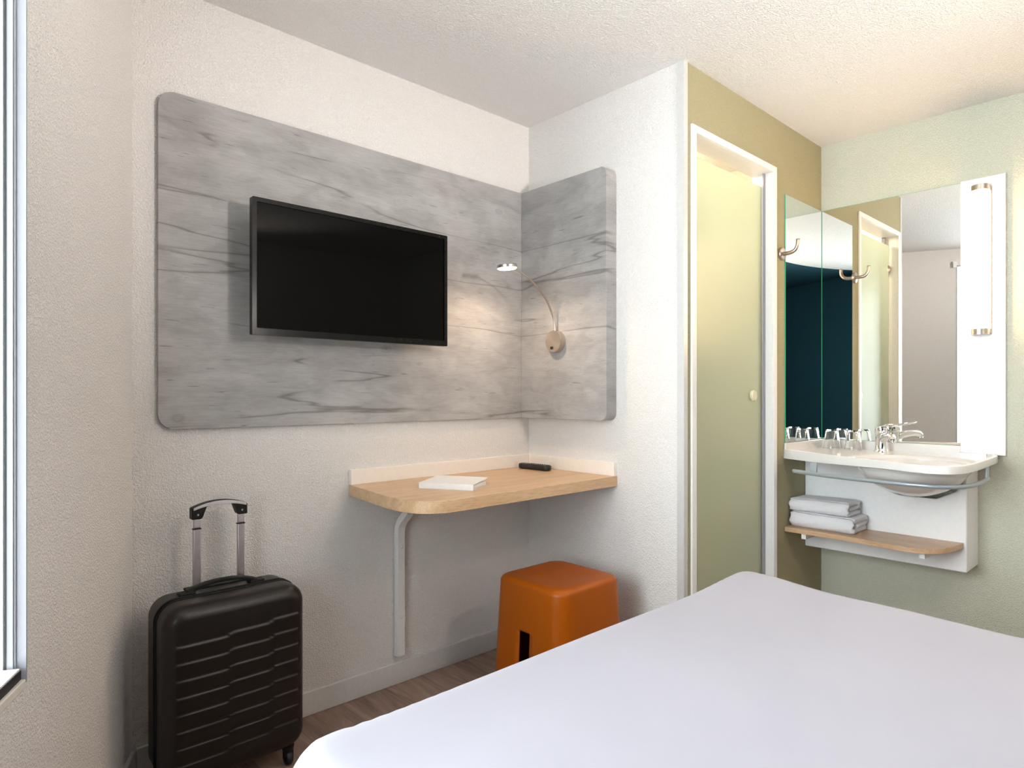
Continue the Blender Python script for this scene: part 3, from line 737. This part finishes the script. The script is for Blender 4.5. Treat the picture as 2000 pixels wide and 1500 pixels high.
# ------------------------------------------------------------------ bed
BX0, BX1, BY1, BY0, BZ = .400, 1.892, 1.000, -1.02, .567
t = thing('bed', 'double bed made up with a smooth white sheet, in the foreground', 'bed', ((BX0+BX1)/2, 0, 0))
bm = BM(); box(bm, BX0+.06, BX1-.06, BY0+.02, BY1-.06, .06, .26); obj('bed_base', bm, M['base'], t, bevel=.01)
for lx in (BX0+.12, BX1-.12):
    for ly in (BY0+.12, BY1-.12):
        bm = BM(); lathe(bm, [(0, 0), (.02, 0), (.025, .06), (0, .06)], (lx, ly, 0), n=20); obj('leg', bm, M['black'], t, auto=40)
bm = BM(); prism(bm, [(x, y, .26) for x, y in rrect(BX0+.03, BX1-.03, BY0+.02, BY1-.03, .06, 8)], (0, 0, BZ-.26-.03)); obj('mattress', bm, M['mattress'], t, bevel=.03, seg=4)
# sheet: top with soft edge, slight swells, hanging sides
outb = rrect(BX0, BX1, BY0, BY1, .085, 10); outb = dense([Vector(p) for p in outb], .035)
bxc, byc, bhw, bhh = (BX0+BX1)/2, (BY0+BY1)/2, (BX1-BX0)/2, (BY1-BY0)/2
rc_b = .085
def sd_b(p):
    q = Vector((abs(p.x-bxc)-(bhw-rc_b), abs(p.y-byc)-(bhh-rc_b))); return rc_b - (Vector((max(q.x, 0), max(q.y, 0))).length + min(max(q.x, q.y), 0))
inner = []
for q in (.0015, .005, .011, .020, .032, .048, .066):
    inner += [Vector((bxc+(p.x-bxc)*(1-q/bhw), byc+(p.y-byc)*(1-q/bhh))) for p in outb]
for i in range(46):
    for j in range(34):
        p = Vector((BX0+.05+(BX1-BX0-.1)*j/33, BY0+.05+(BY1-BY0-.1)*i/45))
        if sd_b(p) > .080: inner.append(p)
v, f, ids = cdt_surface(outb, inner)
bm = BM(); vs = []; er = .055
for p in v:
    q = max(sd_b(p), 0); z = BZ-er+sqrt(max(0, er*er-max(0, er-q)**2))
    dc = hypot(p.x-BX1, p.y-BY1)
    z += .017*math.exp(-(max(0, dc-.10)/.16)**2)*sstep(0, .05, q)                         # plumper far corner
    z += .006*math.exp(-((hypot(p.x-BX0, p.y-BY1)-.05)/.10)**2)*sstep(0, .04, q)
    z += (.0035*sin(p.x*3.1+1.0)*cos(p.y*2.3) + .0016*sin(p.x*9+p.y*4) - .004*sstep(.35, .9, abs(p.x-BX1)*0+ (BY1-p.y)))*sstep(0, .08, q)
    z += .0022*sin(p.y*13+.7)*sstep(0, .03, q)*(1-sstep(.1, .3, q))
    vs.append(bm.verts.new((p.x, p.y, z)))
for fc in f:
    try: bm.faces.new([vs[i] for i in fc])
    except ValueError: pass
ring0 = [vs[i] for i in ids]; prev = ring0; n_ = len(ring0)
for k_, (ins, z) in enumerate(((.0, BZ-.09), (.004, BZ-.15), (.012, BZ-.22), (.020, .27), (.05, .262))):
    ring = []
    for i, r_ in enumerate(ring0):
        w_ = .003*sin(i*1.7)*k_/4; ring.append(bm.verts.new((bxc+(r_.co.x-bxc)*(1-ins/bhw)+w_, byc+(r_.co.y-byc)*(1-ins/bhh)+w_, z)))
    for k in range(n_): bm.faces.new((prev[k], prev[(k+1) % n_], ring[(k+1) % n_], ring[k]))
    prev = ring
obj('bed_sheet', bm, M['sheet'], t, smooth=True)

# ------------------------------------------------------------------ washbasin
t = thing('washbasin', 'white rounded washbasin with grey towel rail below the mirror', 'washbasin', (RX, .93, .85))
ZR, ZD, TH = .869, .856, .045
frontp = spline([(2.882, GY), (2.84, 1.22), (2.765, 1.08), (2.69, .93), (2.63, .80), (2.592, .71), (2.59, .648), (2.618, .602), (2.69, .576), (2.80, .568), (2.93, .569), (3.10, .574), (3.22, .581), (3.275, .598), (RX, .625)], 5)
outl2 = [Vector((p[0], p[1])) for p in frontp]
wall_edge = [Vector((RX, .62+(GY-.62)*k/24)) for k in range(1, 25)] 
left_edge = [Vector((RX-(RX-2.882)*k/14, GY)) for k in range(1, 14)]
poly = outl2 + wall_edge + left_edge
free = outl2
def fd(p):
    return min(seg_dist(p, free[i], free[i+1]) for i in range(len(free)-1))
BC = Vector((2.905, .800)); BR = (.225, .205)
inner = []
for k in range(3, 34):
    for j in range(0, 34):
        p = Vector((2.58+k*.0215, .54+j*.0230))
        if inside(p, poly) and fd(p) > .034 and p.x < RX-.006 and p.y < GY-.006:
            e = hypot((p.x-BC.x)/BR[0], (p.y-BC.y)/BR[1])
            if e > 1.12: inner.append(p)
cen = Vector((3.0, .9))
for q in (.003, .008, .014, .020, .028):
    for i in range(1, len(free)-1):
        d = (free[i+1]-free[i-1]).normalized(); nn = Vector((-d.y, d.x))
        pp = free[i]+nn*q
        if not inside(pp, poly): pp = free[i]-nn*q
        if inside(pp, poly) and fd(pp) > q*.8: inner.append(pp)
for e in (1.06, 1.02, .98, .94, .88, .8, .7, .58, .44, .28, .12, 0.0):
    m_ = 48 if e > 0 else 1
    for k in range(m_):
        a = 2*pi*k/m_; p = Vector((BC.x+BR[0]*e*cos(a), BC.y+BR[1]*e*sin(a)))
        if fd(p) > .03 or e < .9: inner.append(p)
v, f, ids = cdt_surface(poly, inner)
bm = BM(); vs = []
def top_z(p):
    q = fd(p)
    z = ZD + (ZR-ZD)*(1-sstep(.012, .028, q))
    z -= .003*(1-sstep(0, .004, q))
    e = hypot((p.x-BC.x)/BR[0], (p.y-BC.y)/BR[1])
    if e < 1.03: z = min(z, ZD - .135*(1-min(1, e/1.03)**2.4)**.8)
    return z
for p in v: vs.append(bm.verts.new((p.x, p.y, top_z(p))))
for fc in f:
    try: bm.faces.new([vs[i] for i in fc])
    except ValueError: pass
ring0 = [vs[i] for i in ids]; n_ = len(ring0)
lo = [bm.verts.new((r_.co.x, r_.co.y, ZR-.028-.014*sstep(.75, 1.25, r_.co.y))) for r_ in ring0]
for k in range(n_): bm.faces.new((ring0[k], ring0[(k+1) % n_], lo[(k+1) % n_], lo[k]))
bm.faces.new(lo)
basin = obj('basin_top', bm, M['ceramic'], t, auto=55)
bm = BM(); box(bm, RX-.008, RX-.0005, .723, GY-.001, ZD-.004, .896); box(bm, RX-.034, RX-.0185, .628, .723, ZD-.004, .8692); obj('back_upstand', bm, M['ceramic'], t, bevel=.002)
bm = BM(); box(bm, 2.885, RX-.0085, GY-.010, GY-.0005, ZD-.004, .896); obj('side_upstand', bm, M['ceramic'], t, bevel=.002)
# bowl seen from below
bm = BM(); rings_ = []
for k in range(13):
    a = k/12*pi/2; e = cos(a)**1.15 if k < 12 else 0; z = (ZR-.026) - .132*sin(a)**1.1
    if e < .02: rings_.append([bm.verts.new((BC.x+.02, BC.y, z))])
    else: rings_.append([bm.verts.new((BC.x+.02*(1-e)+BR[0]*.97*e*cos(2*pi*j/48), BC.y+BR[1]*.95*e*sin(2*pi*j/48), z)) for j in range(48)])
for a_, b_ in zip(rings_, rings_[1:]):
    for j in range(48):
        if len(b_) == 1: bm.faces.new((a_[j], a_[(j+1) % 48], b_[0]))
        else: bm.faces.new((a_[j], a_[(j+1) % 48], b_[(j+1) % 48], b_[j]))
obj('bowl', bm, M['ceramic'], t, smooth=True)
bm = BM(); lathe(bm, [(0, 0), (.022, 0), (.02, .003), (0, .004)], (BC.x+.01, BC.y, ZD-.1345), n=24); obj('drain', bm, M['chrome'], t, auto=40)
rail_pts = [(2.725, 1.195, .792), (2.70, 1.10, .790), (2.672, .95, .789), (2.655, .82, .789), (2.652, .72, .789), (2.668, .645, .789), (2.715, .598, .789), (2.80, .577, .789), (2.92, .576, .789), (3.06, .583, .789)]
bm = BM(); tube(bm, spline(rail_pts, 7), .0085, 16); rl = obj('towel_rail', bm, M['rail'], t, smooth=True)
bm = BM(); box(bm, 2.727, 2.735, 1.10, 1.128, .790, ZR-.036); box(bm, 2.696, 2.735, 1.108, 1.120, .787, .793); obj('rail_bracket', bm, M['rail'], rl, bevel=.001)
bm = BM(); box(bm, 3.02, 3.05, .5765, .584, .790, ZR-.029); obj('rail_bracket', bm, M['rail'], rl, bevel=.001)

# cover box under the basin
t = thing('basin_cover', 'white boxed cover on the wall under the washbasin, notched round the bowl', 'cover', (RX, .98, .397))
pol = [(1.308, .8235), (1.10, .8235), (1.06, .788), (.998, .731), (.950, .697), (.905, .682), (.768, .682), (.745, .695), (.700, .720), (.676, .755), (.672, .8235), (.662, .8235), (.662, .394), (1.308, .394)]
bm = BM(); prism(bm, [(3.108, y, z) for y, z in pol], (.014, 0, 0))
box(bm, 3.1215, RX-.0005, .6622, .674, .3942, .8235); box(bm, 3.1215, RX-.0005, .674, 1.308, .3942, .406); obj('cover_shell', bm, M['board'], t, bevel=.005, seg=4)

# shelf with brackets
t = thing('wall_shelf', 'narrow oak shelf with curved right end under the washbasin', 'shelf', (3.0, .99, .49))
so = [(3.1075, .672), (3.1075, 1.307), (2.888, 1.307), (2.885, 1.10)] + [tuple(p)[:2] for p in spline([(2.879, .98), (2.866, .88), (2.862, .81), (2.875, .755), (2.915, .715), (2.985, .688), (3.06, .676)], 5)]
bm = BM(); prism(bm, [(x, y, .494) for x, y in so], (0, 0, .021)); obj('shelf_board', bm, M['oak_shelf'], t, bevel=.0012, seg=2)
for yy in (1.225, .765):
    bm = BM(); box(bm, 2.897, 3.107, yy-.010, yy+.010, .470, .4938); obj('shelf_support', bm, M['white'], t, bevel=.001)

# towels folded in three
def towel(label, x0, y0, y1, z0, dep, lay, seed, skew):
    rnd = random.Random(seed)
    # centre line of the folded cloth in the x-z plane
    r = lay; c = []
    xf, xb = 0.0, dep
    c += [(xb-.006, lay*.5), (xf+lay*1.1, lay*.5)]
    for k in range(1, 9):
        a = -pi/2-k/9*pi; c.append((xf+lay*1.05+lay*1.0*cos(a), lay*1.5+lay*1.0*sin(a)))
    c += [(xf+lay*1.2, lay*2.5), (xb-lay*.6, lay*2.48)]
    for k in range(1, 7):
        a = pi/2-k/7*pi; c.append((xb-lay*.6+lay*.5*cos(a), lay*2.0+lay*.5*sin(a)))
    c += [(xb-lay*.8, lay*1.5), (xf+lay*1.6, lay*1.5)]
    c = spline([(a, b_, 0) for a, b_ in c], 3)
    ny = 36; th = lay*.53; nC = len(c); secs = []
    bm = BM()
    for j in range(ny+1):
        u = j/ny; y = y0+(y1-y0)*u
        endr = min(1, min(u, 1-u)*ny/2.0); th_ = th*(.62+.38*endr)
        up_, dn_ = [], []
        for i, p in enumerate(c):
            d = (c[min(i+1, nC-1)]-c[max(i-1, 0)]); d = Vector((d.x, d.y)).normalized(); nn = Vector((-d.y, d.x))
            wob = .0012*sin(i*.9+u*9+seed)+.0008*sin(i*.35+u*23)
            px_ = x0+p.x+.004*sin(u*5+seed)*.5+skew*(u-.5); pz_ = z0+p.y*(1-.03*sin(u*3+seed)) 
            yy = y + (.003*sin(i*.5+seed) if (j == 0 or j == ny) else 0)
            tt = th_*(1+wob/.004*.18)
            up_.append((px_+nn.x*tt, yy, max(pz_+nn.y*tt, z0+.0004))); dn_.append((px_-nn.x*tt, yy, max(pz_-nn.y*tt, z0+.0004)))
        secs.append([bm.verts.new(q) for q in up_+dn_[::-1]])
    m_ = len(secs[0])
    for a_, b_ in zip(secs, secs[1:]):
        for k in range(m_): bm.faces.new((a_[k], a_[(k+1) % m_], b_[(k+1) % m_], b_[k]))
    for s_ in (secs[0], secs[-1]):
        h_ = m_//2
        for k in range(h_-1):
            try: bm.faces.new((s_[k], s_[k+1], s_[m_-2-k], s_[m_-1-k]))
            except ValueError: pass
    o = obj('folded_towel', bm, M['towel'], origin=((x0+dep/2), (y0+y1)/2, z0), smooth=True)
    return tag(o, label, 'towel', 'folded towels on the shelf')
towel('white folded towel lying directly on the oak shelf', 2.925, 1.028, 1.298, .5155, .170, .0228, 1, .006)
towel('white folded towel on top of the other folded towel', 2.932, 1.052, 1.302, .5855, .140, .0200, 5, -.006)

# tap
t = thing('basin_tap', 'chrome single-lever tap standing on the washbasin', 'tap', (3.215, 1.008, ZD))
bx, by = 3.215, 1.008
bm = BM(); lathe(bm, [(0, 0), (.031, 0), (.031, .004), (.027, .010), (.0255, .035), (.026, .065), (.0265, .082), (0, .082)], (bx, by, ZD), n=40)
obj('tap_body', bm, M['chrome'], t, auto=35)
td = Vector((-.82, -.57, 0)).normalized(); tn = Vector((-td.y, td.x, 0)); tb = Vector((bx, by, ZD))
bm = BM(); pts = spline([tb+td*a_+Vector((0, 0, b_)) for a_, b_ in ((.005, .052), (.045, .070), (.090, .078), (.128, .076), (.140, .066))], 5)
tube(bm, pts, [.019-.006*min(1, i/14) for i in range(len(pts))], 20); sp_ = obj('spout', bm, M['chrome'], t, smooth=True)
bm = BM(); lathe(bm, [(0, 0), (.011, 0), (.011, .009), (0, .009)], tb+td*.140+Vector((0, 0, .054)), n=20); obj('aerator', bm, M['chrome'], sp_, auto=40)
bm = BM(); lathe(bm, [(0, .084), (.026, .084), (.028, .090), (.027, .108), (.020, .115), (0, .117)], (bx, by, ZD), n=40); lv = obj('lever_cap', bm, M['chrome'], t, auto=40)
bm = BM(); prism(bm, [tb+td*a_+tn*b_+Vector((0, 0, c_)) for a_, b_, c_ in ((0, -.018, .110), (.09, -.013, .122), (.118, -.008, .126), (.118, .008, .126), (.09, .013, .122), (0, .018, .110))], (0, 0, .007)); obj('lever', bm, M['chrome'], lv, bevel=.002)

# two upturned tumblers
def tumbler():
    bm = BM(); R0, R1, H_, w_ = .0385, .0265, .092, .0014
    lathe(bm, [(R0-w_, 0), (R0, .0005), (R0-.0005, .002), (R1+.001, H_-.004), (R1-.001, H_-.0005), (R1-.003, H_), (0, H_), ], (0, 0, 0), n=40)
    lathe(bm, [(R0-w_, 0), (R0-w_-.0005, .003), (R1-w_-.001, H_-.011), (R1-w_-.004, H_-.0075), (0, H_-.0075)], (0, 0, 0), n=40)
    bmesh.ops.remove_doubles(bm, verts=bm.verts[:], dist=1e-6)
    return bm
g1 = obj('drinking_glass', tumbler(), M['glass'], auto=40); g1.location = (3.236, 1.233, ZD+.0005)
tag(g1, 'clear tumbler upturned on the washbasin, nearest the side mirror', 'glass', 'upturned tumblers on the washbasin')
g2 = g1.copy(); COL.objects.link(g2); g2.location = (3.231, 1.135, ZD+.0005)
tag(g2, 'clear tumbler upturned on the washbasin, between the other tumbler and the tap', 'glass', 'upturned tumblers on the washbasin')

# mirrors
MZ0, MZ1 = .897, 2.03
def mirror(label, p0, u, ln, nrm):
    """slab of silvered glass with a ground green edge; p0 lower corner on the wall, u along the wall, nrm into the room"""
    bm = BM(); p0, u, nrm = Vector(p0), Vector(u), Vector(nrm); th, ch = .005, .0013; hgt = MZ1-MZ0
    def ring(ins, dep): return [bm.verts.new(p0+u*a_+Vector((0, 0, b_))+nrm*dep) for a_, b_ in ((ins, ins), (ln-ins, ins), (ln-ins, hgt-ins), (ins, hgt-ins))]
    r0, r1, r2 = ring(0, 0), ring(0, th-ch), ring(ch, th)
    for a_, b_ in ((r0, r1), (r1, r2)):
        for k in range(4): bm.faces.new((a_[k], a_[(k+1) % 4], b_[(k+1) % 4], b_[k])).material_index = 1
    bm.faces.new(r2).material_index = 0; bm.faces.new(r0).material_index = 1
    o = obj('wall_mirror', bm, [M['mirror'], M['mirror_edge']]); return tag(o, label, 'mirror')
mirror('wide frameless mirror behind the tap on the washbasin wall', (RX, .722, MZ0), (0, 1, 0), GY-.0055-.722, (-1, 0, 0))
mirror('narrow frameless side mirror on the olive wall next to the hook', (2.891, GY, MZ0), (1, 0, 0), RX-.0002-2.891, (0, -1, 0))
# white back board with the tube lamp
bm = BM(); box(bm, RX-.018, RX, .566, .7215, .864, 2.031); o = obj('lamp_board', bm, M['board'], bevel=.0008, seg=2); tag(o, 'tall white board carrying the tube lamp, right of the wide mirror', 'board')
LYc = .646; BXL = RX-.018
t = thing('wall_lamp', 'lit white tube lamp with steel end caps on the tall white board', 'lamp', (BXL, LYc, 1.37))
def half(bm, z0, z1, hw_, dp, base=0.0):
    out = [(BXL-base, LYc-hw_)]
    for k in range(17):
        a = -pi/2+pi*k/16; out.append((BXL-base-.016-(dp-.016)*max(0, cos(a))**.6, LYc+hw_*sin(a)))
    out.append((BXL-base, LYc+hw_)); prism(bm, [(x, y, z0) for x, y in out], (0, 0, z1-z0))
bm = BM(); half(bm, 1.392, 1.967, .030, .058, .008); obj('tube_diffuser', bm, M['tube'], t, auto=50)
for z0, z1 in ((1.367, 1.392), (1.967, 1.990)):
    bm = BM(); half(bm, z0, z1, .0315, .061, .002); obj('end_cap', bm, M['steel'], t, auto=50)
bm = BM(); box(bm, BXL-.010, BXL, LYc-.034, LYc+.034, 1.372, 1.985); obj('back_plate', bm, M['hook'], t, bevel=.001)

# coat hook
t = thing('coat_hook', 'satin steel coat hook beside the side mirror on the olive wall', 'hook', (2.858, GY, 1.752))
bm = BM(); lathe(bm, [(0, 0), (.0295, 0), (.0295, .008), (.0275, .011), (.016, .012), (0, .012)], (2.858, GY, 1.752), (0, -1, 0), 36); obj('rosette', bm, M['hook'], t, auto=35)
bm = BM(); tube(bm, spline([(2.858, GY-.011, 1.752), (2.858, GY-.040, 1.752), (2.858, GY-.062, 1.760), (2.858, GY-.074, 1.780), (2.858, GY-.076, 1.806)], 7), .0086, 18); hk = obj('hook_arm', bm, M['hook'], t, smooth=True)
bm = BM(); lathe(bm, [(0, 0), (.0080, 0), (.0072, .0015), (0, .002)], (2.858, GY-.076, 1.806), n=16); obj('hook_cap', bm, M['black'], hk, smooth=True)
